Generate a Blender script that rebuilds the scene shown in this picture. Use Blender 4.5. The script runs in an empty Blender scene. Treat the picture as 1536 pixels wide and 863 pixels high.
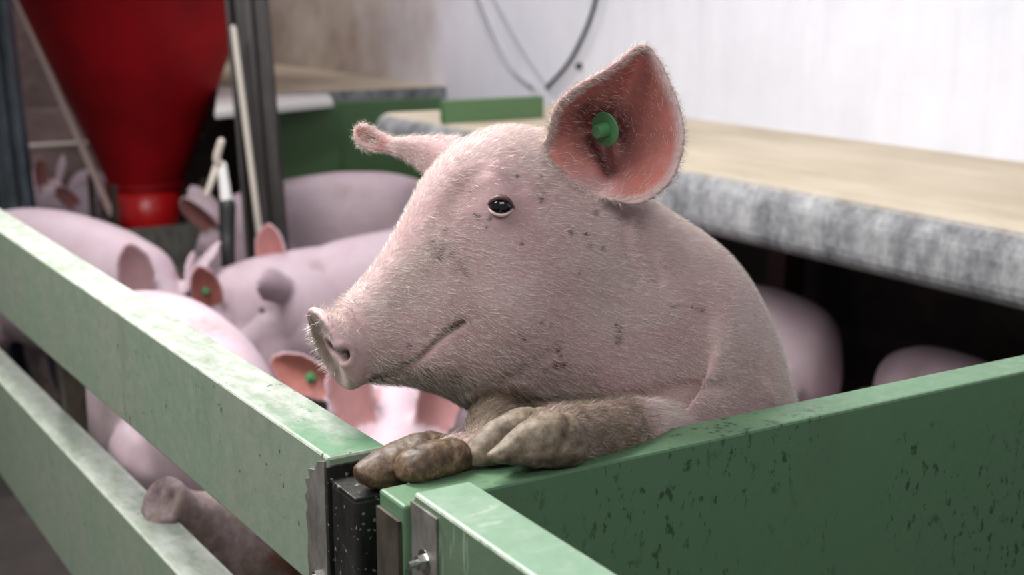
import bpy, bmesh, math, random
import numpy as np
from mathutils import Vector, Matrix
from mathutils import noise as mnoise
from mathutils.bvhtree import BVHTree

random.seed(7); rng = np.random.default_rng(11)
SC = bpy.context.scene
COL = SC.collection
V3 = np.array

# ------------------------------------------------------------------ camera
F, CX, CY = 2000.0, 768.0, 431.5
CAM = V3([-0.479, -1.030, 1.440])
PITCH = math.atan(451 / 2000.0); YAW = math.radians(31)
FW = V3([math.sin(YAW)*math.cos(PITCH), math.cos(YAW)*math.cos(PITCH), -math.sin(PITCH)])
RT = V3([math.cos(YAW), -math.sin(YAW), 0.0]); UP = np.cross(RT, FW)
cd = bpy.data.cameras.new('camera'); cam = bpy.data.objects.new('camera', cd); COL.objects.link(cam)
cd.sensor_width = 36; cd.lens = 36*F/1536
m = Matrix.Identity(4)
for i in range(3):
    m[i][0] = RT[i]; m[i][1] = UP[i]; m[i][2] = -FW[i]; m[i][3] = CAM[i]
cam.matrix_world = m
cd.clip_start = 0.05; cd.clip_end = 60
cd.dof.use_dof = True; cd.dof.focus_distance = 1.36; cd.dof.aperture_fstop = 5.0
SC.camera = cam
# ------------------------------------------------------------------ light
w = bpy.data.worlds.new('world'); SC.world = w; w.use_nodes = True
w.node_tree.nodes['Background'].inputs[0].default_value = (0.86, 0.9, 1.0, 1)
w.node_tree.nodes['Background'].inputs[1].default_value = 0.17
SC.view_settings.view_transform = 'Standard'; SC.view_settings.look = 'None'
SC.view_settings.exposure = 0.28; SC.view_settings.gamma = 1.0
SC.view_settings.use_curve_mapping = False
def area(name, loc, target, sx, sy, power, color):
    ld = bpy.data.lights.new(name, 'AREA'); ld.shape = 'RECTANGLE'; ld.size = sx; ld.size_y = sy
    ld.energy = power; ld.color = color
    o = bpy.data.objects.new(name, ld); COL.objects.link(o)
    o.location = loc; o.rotation_euler = (Vector(target)-Vector(loc)).to_track_quat('-Z', 'Y').to_euler()
    return o
area('ceiling_lamp_rear', (-0.15, 1.6, 3.0), (0.3, 0.5, 1.0), 0.5, 1.5, 92, (1.0, 0.98, 0.96))
area('fill_light_front', (-1.7, 0.5, 3.1), (0.3, 0.2, 1.0), 1.7, 1.3, 46, (1.0, 0.97, 0.95))  # added soft fill from the viewer's left, not a known fixture
area('fill_light_aisle', (-0.4, -2.3, 3.0), (0.5, 0, 0.8), 2.2, 0.9, 22, (1.0, 0.98, 0.96))  # added fill that brightens the front partition's face
area('wall_lamp_right', (1.5, 2.2, 2.9), (2.45, 2.2, 1.4), 0.4, 3.5, 15, (0.93, 0.96, 1.0))
area('ceiling_lamp_far', (0.9, 5.0, 3.3), (0.9, 4.6, 0), 1.2, 1.2, 50, (1.0, 0.95, 0.97))

# ------------------------------------------------------------------ pixel <-> world helpers (used to take measurements)
def ray(x, y): return FW + RT*(x-CX)/F - UP*(y-CY)/F
def onz(x, y, z): d = ray(x, y); return CAM + d*((z-CAM[2])/d[2])
def onx(x, y, X): d = ray(x, y); return CAM + d*((X-CAM[0])/d[0])
def ony(x, y, Y): d = ray(x, y); return CAM + d*((Y-CAM[1])/d[1])
def ond(x, y, dep): return CAM + ray(x, y)*dep

# ------------------------------------------------------------------ materials
def mat(name, color=(0.5,0.5,0.5), rough=0.6, metal=0.0, spec=0.5):
    mt = bpy.data.materials.new(name); mt.use_nodes = True
    b = mt.node_tree.nodes['Principled BSDF']
    b.inputs['Base Color'].default_value = (*color, 1); b.inputs['Roughness'].default_value = rough
    b.inputs['Metallic'].default_value = metal; b.inputs['Specular IOR Level'].default_value = spec
    return mt
class NT:
    def __init__(s, mt): s.t = mt.node_tree; s.n = s.t.nodes; s.l = s.t.links; s.b = s.n['Principled BSDF']
    def new(s, kind, **kw):
        nd = s.n.new(kind)
        for k, v in kw.items(): setattr(nd, k, v)
        return nd
    def link(s, a, b): s.l.new(a, b)
    def noise(s, scale, detail=5, rough=0.6, stretch=None, coord=None, dist=0):
        c = coord or s.new('ShaderNodeNewGeometry').outputs['Position']
        if stretch:
            mp = s.new('ShaderNodeMapping'); mp.inputs['Scale'].default_value = stretch; s.link(c, mp.inputs[0]); c = mp.outputs[0]
        n = s.new('ShaderNodeTexNoise'); n.inputs['Scale'].default_value = scale; n.inputs['Detail'].default_value = detail
        n.inputs['Roughness'].default_value = rough; n.inputs['Distortion'].default_value = dist
        s.link(c, n.inputs['Vector']); return n.outputs['Fac']
    def ramp(s, fac, stops):
        r = s.new('ShaderNodeValToRGB'); e = r.color_ramp.elements
        while len(e) < len(stops): e.new(0.5)
        for i, (p, c) in enumerate(stops):
            e[i].position = p; e[i].color = (*c, 1) if not isinstance(c, (int, float)) else (c, c, c, 1)
        s.link(fac, r.inputs[0]); return r.outputs[0]
    def mix(s, fac, a, b, mode='MIX'):
        x = s.new('ShaderNodeMix', data_type='RGBA', blend_type=mode)
        for sock, v in ((x.inputs[0], fac), (x.inputs[6], a), (x.inputs[7], b)):
            if isinstance(v, (int, float)): sock.default_value = v
            elif isinstance(v, tuple): sock.default_value = (*v, 1)
            else: s.link(v, sock)
        return x.outputs[2]
    def math(s, op, a, b=0.0, clamp=False):
        x = s.new('ShaderNodeMath', operation=op, use_clamp=clamp)
        for sock, v in ((x.inputs[0], a), (x.inputs[1], b)):
            if isinstance(v, (int, float)): sock.default_value = v
            else: s.link(v, sock)
        return x.outputs[0]
    def sep(s, c):
        x = s.new('ShaderNodeSeparateXYZ'); s.link(c, x.inputs[0]); return x.outputs
    def pos(s): return s.new('ShaderNodeNewGeometry').outputs['Position']
    def bump(s, h, strength=0.3, dist=0.002):
        b = s.new('ShaderNodeBump'); b.inputs['Strength'].default_value = strength; b.inputs['Distance'].default_value = dist
        s.link(h, b.inputs['Height']); s.link(b.outputs[0], s.b.inputs['Normal'])
    def base(s, c): s.link(c, s.b.inputs['Base Color'])
    def rough(s, c): s.link(c, s.b.inputs['Roughness'])

def green_board(name, base, scuff, scuff_amt, specks):
    mt = mat(name, base, 0.45); n = NT(mt)
    p = n.pos()
    big = n.noise(5, 5, 0.6); fine = n.noise(60, 6, 0.7)
    col = n.mix(n.ramp(n.math('MULTIPLY_ADD', big, 1.0), [(0.3, 0.0), (0.75, 1.0)]), base, tuple(min(1, c*1.35) for c in base))
    sc = n.ramp(n.math('ADD', n.math('MULTIPLY', big, 0.5), n.math('MULTIPLY', fine, 0.5)), [(0.62-scuff_amt*0.4, 0.0), (0.72-scuff_amt*0.2, 1.0)])
    col = n.mix(n.math('MULTIPLY', sc, 0.75), col, scuff)
    if specks:   # dark muck spatters, slightly drawn out downwards
        v = n.noise(62, 5, 0.66, (1.3, 1.3, 0.7)); v2 = n.noise(6.5, 3, 0.6)
        mk = n.math('MULTIPLY', n.ramp(v, [(0.565, 0.0), (0.62, 1.0)]), n.ramp(v2, [(0.50-specks*0.05, 0.0), (0.60-specks*0.05, 1.0)]))
        col = n.mix(n.math('MULTIPLY', mk, 0.75), col, (0.025, 0.055, 0.03))
    st = n.noise(9, 6, 0.7, (1, 1, 0.25))
    col = n.mix(n.math('MULTIPLY', n.ramp(st, [(0.55, 0.0), (0.75, 1.0)]), 0.35), col, (0.10, 0.115, 0.06))
    n.base(col); n.rough(n.ramp(fine, [(0.3, 0.3), (0.7, 0.6)])); n.bump(fine, 0.25, 0.002)
    return mt, n, col
M = {}
# weathered board along the left: grey-green with dust on its top face that thins towards the corner
mt, n, col = green_board('weathered_green_plastic', (0.19, 0.25, 0.18), (0.33, 0.35, 0.28), 0.45, 0.0)
nz = n.sep(n.new('ShaderNodeNewGeometry').outputs['Normal'])[2]
yy = n.sep(n.pos())[1]
cover = n.math('ADD', n.math('MULTIPLY', yy, 1.6), n.math('MULTIPLY', n.noise(14, 6, 0.7, (1, 0.5, 1)), 1.1))
dust = n.math('MULTIPLY', n.ramp(n.math('MULTIPLY', cover, 0.5), [(0.40, 0.0), (0.52, 1.0)]), n.ramp(nz, [(0.6, 0.0), (0.9, 1.0)]))
dcol = n.mix(n.ramp(n.noise(26, 6, 0.75, (1.6, 0.6, 1)), [(0.35, 0.0), (0.62, 1.0)]), (0.21, 0.245, 0.185), (0.41, 0.44, 0.39))
top = n.mix(n.math('MULTIPLY', dust, 0.92), n.mix(n.ramp(nz, [(0.6, 0.0), (0.9, 1.0)]), col, (0.12, 0.25, 0.14)), dcol)
scr = n.ramp(n.noise(60, 5, 0.75, (2.2, 0.5, 1)), [(0.60, 0.0), (0.66, 1.0)])
top = n.mix(n.math('MULTIPLY', n.math('MULTIPLY', scr, n.ramp(nz, [(0.6, 0.0), (0.9, 1.0)])), n.ramp(n.noise(5, 3, 0.5), [(0.45, 0.15), (0.6, 0.8)])), top, (0.11, 0.12, 0.075))
wear = n.math('MULTIPLY', n.ramp(nz, [(0.15, 0.0), (0.35, 1.0), (0.85, 1.0), (0.97, 0.0)]), n.ramp(n.noise(38, 5, 0.7), [(0.38, 0.2), (0.52, 1.0)]))
top = n.mix(n.math('MULTIPLY', wear, 0.8), top, (0.55, 0.60, 0.50))
sp = n.ramp(n.noise(75, 3, 0.5), [(0.70, 0.0), (0.74, 1.0)])
n.base(n.mix(n.math('MULTIPLY', sp, 0.85), top, (0.03, 0.035, 0.02))); M['board_a'] = mt
M['board_b'] = green_board('muck_spattered_green_plastic', (0.088, 0.168, 0.092), (0.13, 0.23, 0.135), 0.12, 0.9)[0]
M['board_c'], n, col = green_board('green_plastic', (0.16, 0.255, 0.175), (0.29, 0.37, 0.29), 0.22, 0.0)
nz = n.sep(n.new('ShaderNodeNewGeometry').outputs['Normal'])[2]
wear = n.math('MULTIPLY', n.ramp(nz, [(0.15, 0.0), (0.35, 1.0), (0.85, 1.0), (0.97, 0.0)]), n.ramp(n.noise(45, 5, 0.7), [(0.38, 0.2), (0.52, 1.0)]))
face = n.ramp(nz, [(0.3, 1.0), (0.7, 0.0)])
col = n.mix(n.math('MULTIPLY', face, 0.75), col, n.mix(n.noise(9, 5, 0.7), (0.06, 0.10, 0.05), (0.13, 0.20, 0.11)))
scr = n.ramp(n.noise(10, 3, 0.5, (1, 6, 1), None, 2.5), [(0.66, 0.0), (0.70, 1.0)])
col = n.mix(n.math('MULTIPLY', scr, 0.5), col, (0.42, 0.52, 0.40))
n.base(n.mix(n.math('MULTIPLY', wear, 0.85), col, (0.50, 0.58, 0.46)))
M['back_green'] = green_board('dark_green_plastic', (0.06, 0.12, 0.05), (0.1, 0.17, 0.085), 0.1, 0.0)[0]

def metal(name, base, dark, rough=0.45, met=0.7, scale=30, flecks=False):
    mt = mat(name, base, rough, met); n = NT(mt)
    a = n.noise(scale, 6, 0.7, (1, 1, 0.5)); col = n.mix(n.ramp(a, [(0.35, 0.0), (0.65, 1.0)]), dark, base)
    if flecks:
        fl = n.ramp(n.noise(160, 2, 0.4), [(0.66, 0.0), (0.70, 1.0)]); col = n.mix(fl, col, (0.6, 0.6, 0.58))
        n.rough(n.mix(fl, 0.5, 0.15) if False else n.ramp(fl, [(0, 0.55), (1, 0.15)]))
    n.base(col); n.bump(a, 0.5, 0.002); return mt
M['steel'] = metal('galvanised_steel', (0.30, 0.29, 0.26), (0.14, 0.13, 0.11), 0.5, 0.3)
M['dark_steel'] = metal('wet_dark_steel', (0.055, 0.055, 0.05), (0.02, 0.018, 0.015), 0.35, 0.6, 50, True)
M['rust_steel'] = metal('rusty_steel', (0.11, 0.095, 0.07), (0.045, 0.035, 0.025), 0.6, 0.3)
M['bolt'] = mat('bright_bolt', (0.6, 0.6, 0.58), 0.22, 1.0)
M['brown_post'] = metal('brown_steel', (0.034, 0.026, 0.023), (0.012, 0.009, 0.008), 0.5, 0.3, 12)
M['blue_post'] = metal('blue_grey_steel', (0.05, 0.07, 0.09), (0.015, 0.018, 0.022), 0.5, 0.3, 8)
M['black'] = mat('black_rubber', (0.012, 0.012, 0.012), 0.5)
M['white_pl'] = mat('white_plastic', (0.72, 0.70, 0.68), 0.4)
M['cream_pl'] = mat('cream_pipe', (0.55, 0.49, 0.42), 0.4)
M['pink_strip'] = mat('pale_edge_strip', (0.80, 0.60, 0.55), 0.4)
M['tag'] = mat('tag_green', (0.09, 0.27, 0.11), 0.35)
M['tag_dark'] = mat('tag_dark_green', (0.05, 0.20, 0.06), 0.4)
# red feed hopper: translucent coloured plastic
mt = mat('red_hopper_plastic', (0.36, 0.004, 0.008), 0.6, 0, 0.25); n = NT(mt)
n.base(n.mix(n.ramp(n.noise(3, 5, 0.6), [(0.35, 0.0), (0.7, 1.0)]), (0.21, 0.001, 0.004), (0.36, 0.002, 0.006)))
M['red'] = mt
mt = mat('red_spout_plastic', (0.6, 0.01, 0.012), 0.3); M['red2'] = mt
# whitewashed wall
mt = mat('whitewashed_wall', (0.75, 0.76, 0.8), 0.85); n = NT(mt)
p = n.sep(n.pos())
streak = n.noise(10, 6, 0.75, (1, 1, 0.12)); blot = n.noise(1.6, 5, 0.6)
col = n.mix(n.ramp(streak, [(0.42, 0.0), (0.72, 1.0)]), (0.74, 0.735, 0.79), (0.66, 0.66, 0.72))
col = n.mix(n.math('MULTIPLY', n.ramp(blot, [(0.45, 0.0), (0.75, 1.0)]), 0.5), col, (0.52, 0.54, 0.60))
brown = n.math('MULTIPLY', n.ramp(n.math('ADD', n.math('MULTIPLY', p[1], 0.15), n.math('MULTIPLY', blot, 0.30)), [(0.80, 0.0), (0.93, 1.0)]), 0.9, True)
col = n.mix(brown, col, n.mix(n.ramp(n.noise(3.5, 6, 0.7), [(0.35, 0), (0.65, 1.0)]), (0.30, 0.22, 0.16), (0.50, 0.42, 0.34)))
n.base(col); n.bump(n.noise(12, 6, 0.7), 0.5, 0.01); M['wall'] = mt
# concrete ledge: mottled grey, beige feed dust lying on top
mt = mat('mottled_concrete', (0.4, 0.4, 0.4), 0.8); n = NT(mt); g = n.new('ShaderNodeNewGeometry')
nz = n.sep(g.outputs['Normal'])[2]
a = n.noise(7, 8, 0.75, (1, 1, 0.35)); b2 = n.noise(30, 5, 0.7)
col = n.ramp(n.math('ADD', n.math('MULTIPLY', a, 0.65), n.math('MULTIPLY', b2, 0.35)), [(0.38, (0.07, 0.07, 0.075)), (0.49, (0.19, 0.195, 0.205)), (0.64, (0.40, 0.40, 0.40))])
beige = n.mix(n.ramp(n.noise(4, 6, 0.6, (1, 0.4, 1)), [(0.35, 0.0), (0.65, 1.0)]), (0.42, 0.35, 0.25), (0.56, 0.48, 0.37))
n.base(n.mix(n.ramp(nz, [(0.80, 0.0), (0.97, 1.0)]), col, beige)); n.bump(a, 0.6, 0.01); M['ledge'] = mt
mt = mat('wet_concrete_and_shade', (0.02, 0.018, 0.015), 0.7); n = NT(mt)
n.base(n.mix(n.ramp(n.noise(6, 6, 0.7), [(0.35, 0), (0.7, 1.0)]), (0.012, 0.009, 0.008), (0.05, 0.035, 0.028))); M['floor'] = mt
mt = mat('dull_brown_wall', (0.12, 0.08, 0.07), 0.8); n = NT(mt)
n.base(n.mix(n.ramp(n.noise(2.2, 6, 0.7, (1, 1, 2)), [(0.35, 0), (0.7, 1.0)]), (0.13, 0.085, 0.075), (0.34, 0.25, 0.24))); M['brown_wall'] = mt
M['brown_pl'] = mat('dark_red_brown_plank', (0.07, 0.022, 0.018), 0.6)

# pig skin; the vertex attribute 'marks' holds r=dirt, g=bare pink ear lining, b=dark scabs and shade painted into nostrils, mouth and ear cup, a=hoof/brown muck
def skin(name, base, pink, sss, ear=(0.62, 0.17, 0.13)):
    mt = mat(name, base, 0.55, 0.0, 0.35); n = NT(mt)
    at = n.new('ShaderNodeAttribute', attribute_name='marks'); sp = n.new('ShaderNodeSeparateColor'); n.link(at.outputs['Color'], sp.inputs[0])
    a = n.noise(11, 5, 0.6); fine = n.noise(190, 3, 0.6)
    tco = n.new('ShaderNodeTexCoord').outputs['Object']
    col = n.mix(n.ramp(a, [(0.38, 0.0), (0.66, 1.0)]), base, pink)
    col = n.mix(n.math('MULTIPLY', n.ramp(fine, [(0.5, 0.0), (0.75, 1.0)]), 0.35), col, tuple(c*0.72 for c in pink))
    col = n.mix(n.math('MULTIPLY', sp.outputs[1], 0.9), col, n.mix(n.ramp(n.noise(40, 4, 0.6), [(0.35, 0), (0.7, 1.0)]), ear, tuple(c*0.7 for c in ear)))
    dn = n.noise(48, 6, 0.75)
    dirt = n.math('MULTIPLY', sp.outputs[0], n.ramp(dn, [(0.34, 0.45), (0.54, 1.0)]))
    col = n.mix(n.math('MULTIPLY', dirt, 0.92), col, n.mix(n.ramp(n.noise(30, 5, 0.7), [(0.35, 0), (0.65, 1.0)]), (0.075, 0.05, 0.028), (0.21, 0.155, 0.10)))
    col = n.mix(n.math('MULTIPLY', n.math('MULTIPLY', sp.outputs[2], n.ramp(n.noise(260, 3, 0.6), [(0.30, 0.3), (0.5, 1.0)])), 1.0, True), col, (0.045, 0.018, 0.02))
    n.base(col); n.bump(n.noise(330, 3, 0.6, (1, 1, 0.5)), 0.25, 0.0015)
    n.b.inputs['Subsurface Weight'].default_value = sss
    n.b.inputs['Subsurface Radius'].default_value = (1.0, 0.32, 0.22); n.b.inputs['Subsurface Scale'].default_value = 0.011
    return mt
M['skin'] = skin('pink_hide', (0.60, 0.44, 0.44), (0.57, 0.35, 0.365), 0.3, (0.56, 0.17, 0.14))
M['skin_far'] = skin('pale_pink_hide', (0.58, 0.46, 0.515), (0.54, 0.40, 0.46), 0.12, (0.44, 0.11, 0.08))  # ear red also stands for backlight glowing through the lobes
M['eye'] = mat('dark_eye', (0.006, 0.004, 0.004), 0.06, 0, 0.8)
M['lid'] = mat('eyelid_skin', (0.16, 0.08, 0.075), 0.5)
M['lid_pale'] = mat('pale_eyelid_rim', (0.62, 0.47, 0.44), 0.45)
mt = mat('white_bristle', (0.76, 0.69, 0.63), 0.35, 0, 0.6); M['hair'] = mt
M['hair_dirty'] = mat('muddy_bristle', (0.27, 0.21, 0.14), 0.5)
mt = mat('muddy_claw', (0.2, 0.13, 0.08), 0.5); n = NT(mt)
n.base(n.ramp(n.noise(55, 8, 0.8), [(0.32, (0.02, 0.012, 0.008)), (0.5, (0.09, 0.052, 0.027)), (0.70, (0.30, 0.2, 0.12))])); n.bump(n.noise(60, 5, 0.7), 0.5, 0.002); M['claw'] = mt
mt = mat('grey_brown_claw', (0.2, 0.15, 0.1), 0.6); n = NT(mt)
n.base(n.ramp(n.noise(48, 6, 0.75), [(0.32, (0.055, 0.038, 0.024)), (0.48, (0.15, 0.112, 0.075)), (0.66, (0.30, 0.24, 0.175))])); n.bump(n.noise(80, 5, 0.7), 0.5, 0.002); M['claw_near'] = mt

# ------------------------------------------------------------------ object helpers
def link(name, me, material=None, parent=None):
    o = bpy.data.objects.new(name, me); COL.objects.link(o)
    if material: me.materials.append(material)
    if parent: o.parent = parent
    return o
def tag(o, label=None, cat=None, group=None, kind=None):
    if label: o['label'] = label
    if cat: o['category'] = cat
    if group: o['group'] = group
    if kind: o['kind'] = kind
    return o
def empty(name, loc=(0, 0, 0)):
    o = bpy.data.objects.new(name, None); COL.objects.link(o); o.location = loc; o.empty_display_size = 0.05; return o
def pymesh(verts, faces, smooth=False):
    me = bpy.data.meshes.new('m'); me.from_pydata([tuple(map(float, v)) for v in verts], [], [tuple(int(i) for i in f) for f in faces]); me.update()
    if smooth: me.polygons.foreach_set('use_smooth', [True]*len(me.polygons))
    return me
def finish(name, bm, material, parent=None, bevel=0.0, smooth=False, segs=2, offset=None):
    bmesh.ops.recalc_face_normals(bm, faces=bm.faces)
    if bevel > 0:
        bmesh.ops.bevel(bm, geom=[e for e in bm.edges if e.calc_length() > bevel*1.2 and len(e.link_faces) == 2 and e.calc_face_angle(0) > 0.5], offset=bevel, segments=segs, affect='EDGES', profile=0.5)
    me = bpy.data.meshes.new(name); bm.to_mesh(me); bm.free()
    if smooth: me.polygons.foreach_set('use_smooth', [True]*len(me.polygons))
    if parent is not None and parent.type == 'EMPTY': me.transform(Matrix.Translation(-Vector(parent.location)))
    return link(name, me, material, parent)
def hexa(bm, pts):
    """pts: 4 bottom then 4 top, same winding"""
    v = [bm.verts.new(tuple(map(float, p))) for p in pts]
    for f in ((0,1,2,3), (4,5,6,7), (0,1,5,4), (1,2,6,5), (2,3,7,6), (3,0,4,7)): bm.faces.new([v[i] for i in f])
def bx(bm, x0, x1, y0, y1, z0, z1):
    hexa(bm, [(x0,y0,z0),(x1,y0,z0),(x1,y1,z0),(x0,y1,z0),(x0,y0,z1),(x1,y0,z1),(x1,y1,z1),(x0,y1,z1)])
def catmull(P, n=8, closed=False):
    P = np.asarray(P, float); out = []
    N = len(P)
    for i in range(N if closed else N-1):
        if closed: p0, p1, p2, p3 = P[(i-1)%N], P[i], P[(i+1)%N], P[(i+2)%N]
        else: p0, p1, p2, p3 = P[max(i-1,0)], P[i], P[i+1], P[min(i+2,N-1)]
        for k in range(n):
            t = k/n
            out.append(0.5*((2*p1)+(-p0+p2)*t+(2*p0-5*p1+4*p2-p3)*t*t+(-p0+3*p1-3*p2+p3)*t**3))
    if not closed: out.append(P[-1])
    return V3(out)
class Geo:
    def __init__(s): s.v = []; s.f = []
    def add(s, v, f):
        o = len(s.v); s.v += [tuple(map(float, q)) for q in v]; s.f += [tuple(i+o for i in q) for q in f]
    def rings(s, rings, cap=True):
        n = len(rings[0]); v = [p for r in rings for p in r]; f = []
        for i in range(len(rings)-1):
            for j in range(n):
                a, b = i*n+j, i*n+(j+1)%n; f.append((a, b, b+n, a+n))
        if cap:
            v.append(np.mean(rings[0], axis=0)); c = len(v)-1
            f += [(c, (j+1)%n, j) for j in range(n)]
            v.append(np.mean(rings[-1], axis=0)); c = len(v)-1; o = (len(rings)-1)*n
            f += [(c, o+j, o+(j+1)%n) for j in range(n)]
        s.add(v, f)
    def tube(s, pts, radii, seg=16, n=6, flat=1.0, flatdir=(0,0,1)):
        """smooth tapered tube; the cross-section is scaled by flat along flatdir"""
        PR = catmull(np.hstack([np.asarray(pts, float), np.asarray(radii, float)[:, None]]), n)
        P, R = PR[:, :3], PR[:, 3]; T = np.gradient(P, axis=0); T /= np.linalg.norm(T, axis=1)[:, None]
        fd = V3(flatdir, dtype=float)
        # rounded ends
        ends0 = [(P[0]-T[0]*R[0]*math.sin(a)*0.9, R[0]*math.cos(a)) for a in (1.35, 1.0, 0.5)]
        ends1 = [(P[-1]+T[-1]*R[-1]*math.sin(a)*0.9, R[-1]*math.cos(a)) for a in (0.5, 1.0, 1.35)]
        seq = [(p, r, T[0]) for p, r in ends0]+[(P[i], R[i], T[i]) for i in range(len(P))]+[(p, r, T[-1]) for p, r in ends1]
        rings = []; u = None
        for p, r, t in seq:
            if u is None:
                u = fd - t*(fd@t)
                if np.linalg.norm(u) < 1e-3: u = np.cross(t, (1, 0, 0.3))
            u = u - t*(u@t); u /= np.linalg.norm(u); w = np.cross(t, u)
            rings.append([p+u*math.cos(a)*r*flat+w*math.sin(a)*r for a in np.linspace(0, 2*math.pi, seg, endpoint=False)])
        s.rings(rings)
    def loft(s, secs, nvec, seg=48, n=7, e=2.3):
        """secs: rows (top xyz, bottom xyz, half width, low-bulge)"""
        S = catmull(secs, n); rings = []
        for q in S:
            T, B, wd, k = q[:3], q[3:6], max(q[6], 0.001), q[7]; c = (T+B)/2; a = (T-B)/2; r = []
            for th in np.linspace(0, 2*math.pi, seg, endpoint=False):
                ct, st = math.cos(th), math.sin(th)
                cc = math.copysign(abs(ct)**(2/e), ct); ss = math.copysign(abs(st)**(2/e), st)
                r.append(c+a*cc+nvec*wd*ss*(1-k*cc))
            rings.append(r)
        s.rings(rings)
    def shell(s, grid, thick, rim=0.5):
        """grid (n,m,3) sheet -> closed shell of given thickness, thinner at its rim"""
        g = np.asarray(grid); n, m = g.shape[:2]
        du = np.gradient(g, axis=0); dv = np.gradient(g, axis=1); nn = np.cross(du, dv); nn /= np.linalg.norm(nn, axis=2)[..., None]+1e-12
        ii = np.minimum(np.arange(n), np.arange(n)[::-1])[:, None]*np.ones((1, m)); jj = np.minimum(np.arange(m), np.arange(m)[::-1])[None, :]*np.ones((n, 1))
        ii[0:0] = 0
        ed = np.minimum(jj/3.0, (np.arange(n)[::-1][:, None])/3.0); th = thick*(rim+(1-rim)*np.clip(ed, 0, 1))
        a = g+nn*th[..., None]/2; b = g-nn*th[..., None]/2
        v = list(a.reshape(-1, 3))+list(b.reshape(-1, 3)); o = n*m; f = []
        for i in range(n-1):
            for j in range(m-1):
                q = (i*m+j, i*m+j+1, (i+1)*m+j+1, (i+1)*m+j); f.append(q); f.append(tuple(x+o for x in q[::-1]))
        bd = [i*m for i in range(n)]+[(n-1)*m+j for j in range(1, m)]+[i*m+m-1 for i in range(n-2, -1, -1)]+[j for j in range(m-2, 0, -1)]
        for k in range(len(bd)):
            x, y = bd[k], bd[(k+1)%len(bd)]; f.append((x, y, y+o, x+o))
        s.add(v, f)
    def mesh(s, smooth=True): return pymesh(s.v, s.f, smooth)
def remesh(geo, voxel, smooth_it=6, factor=0.5):
    me = geo.mesh(False)
    bm = bmesh.new(); bm.from_mesh(me); bmesh.ops.recalc_face_normals(bm, faces=bm.faces); bm.to_mesh(me); bm.free()
    o = link('tmp', me); r = o.modifiers.new('r', 'REMESH'); r.mode = 'VOXEL'; r.voxel_size = voxel; r.use_smooth_shade = True
    if smooth_it:
        sm = o.modifiers.new('s', 'SMOOTH'); sm.iterations = smooth_it; sm.factor = factor
    dg = bpy.context.evaluated_depsgraph_get(); dg.update()
    out = bpy.data.meshes.new_from_object(o.evaluated_get(dg)); bpy.data.objects.remove(o); bpy.data.meshes.remove(me)
    out.polygons.foreach_set('use_smooth', [True]*len(out.polygons)); return out
def getv(me):
    a = np.empty(len(me.vertices)*3, np.float32); me.vertices.foreach_get('co', a); return a.reshape(-1, 3).astype(float)
def getn(me):
    a = np.empty(len(me.vertices)*3, np.float32); me.vertices.foreach_get('normal', a); return a.reshape(-1, 3).astype(float)
def setv(me, v): me.vertices.foreach_set('co', v.astype(np.float32).ravel()); me.update()
def set_marks(me, c):
    at = me.color_attributes.new('marks', 'FLOAT_COLOR', 'POINT'); at.data.foreach_set('color', c.astype(np.float32).ravel())
def bvh_of(me):
    v = [x.co.copy() for x in me.vertices]; return BVHTree.FromPolygons(v, [tuple(p.vertices) for p in me.polygons])
def gauss(v, p, r): return np.exp(-((v-V3(p))**2).sum(1)/(r*r))
def seg_dist(v, P):
    d = np.full(len(v), 9.0)
    for a, b in zip(P[:-1], P[1:]):
        a, b = V3(a), V3(b); ab = b-a; t = np.clip(((v-a)@ab)/(ab@ab), 0, 1); d = np.minimum(d, np.linalg.norm(v-(a+t[:, None]*ab), axis=1))
    return d

# ================================================================== SETTING
def struct(name, bm, material, **k): return tag(finish(name, bm, material, **k), kind='structure')
bm = bmesh.new(); bx(bm, -3, 2.6, -2.2, 8.2, -0.1, 0); struct('floor', bm, M['floor'])
bm = bmesh.new(); bx(bm, 2.41, 2.6, -2.2, 8.0, 0, 3.2); struct('wall_right', bm, M['wall'])
bm = bmesh.new(); bx(bm, -3, 2.6, 8.0, 8.2, 0, 3.2); struct('wall_back', bm, M['brown_wall'])
# ledge: rounded nose slab running the length of the wall, open underneath
Rn = 0.062; zt, zb = 1.0, 0.845; x0 = 1.562
prof = [(x0+Rn-Rn*math.cos(a), zt-Rn+Rn*math.sin(a)) for a in np.linspace(0, math.pi/2, 8)]+[(2.42, zt), (2.42, zb)]+[(x0+0.05-0.05*math.sin(a), zb+0.05-0.05*math.cos(a)) for a in np.linspace(0, math.pi/2, 6)]
for nm, ys in (('trim_1', [-2.2, 3.32]), ('trim_3', [4.36, 7.95])):
    bm = bmesh.new(); vs = [[bm.verts.new((x, y, z)) for x, z in prof] for y in ys]; k = len(prof)
    for i in range(k): bm.faces.new((vs[0][i], vs[0][(i+1)%k], vs[1][(i+1)%k], vs[1][i]))
    bm.faces.new(vs[0]); bm.faces.new(vs[1][::-1]); struct(nm, bm, M['ledge'])

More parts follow.
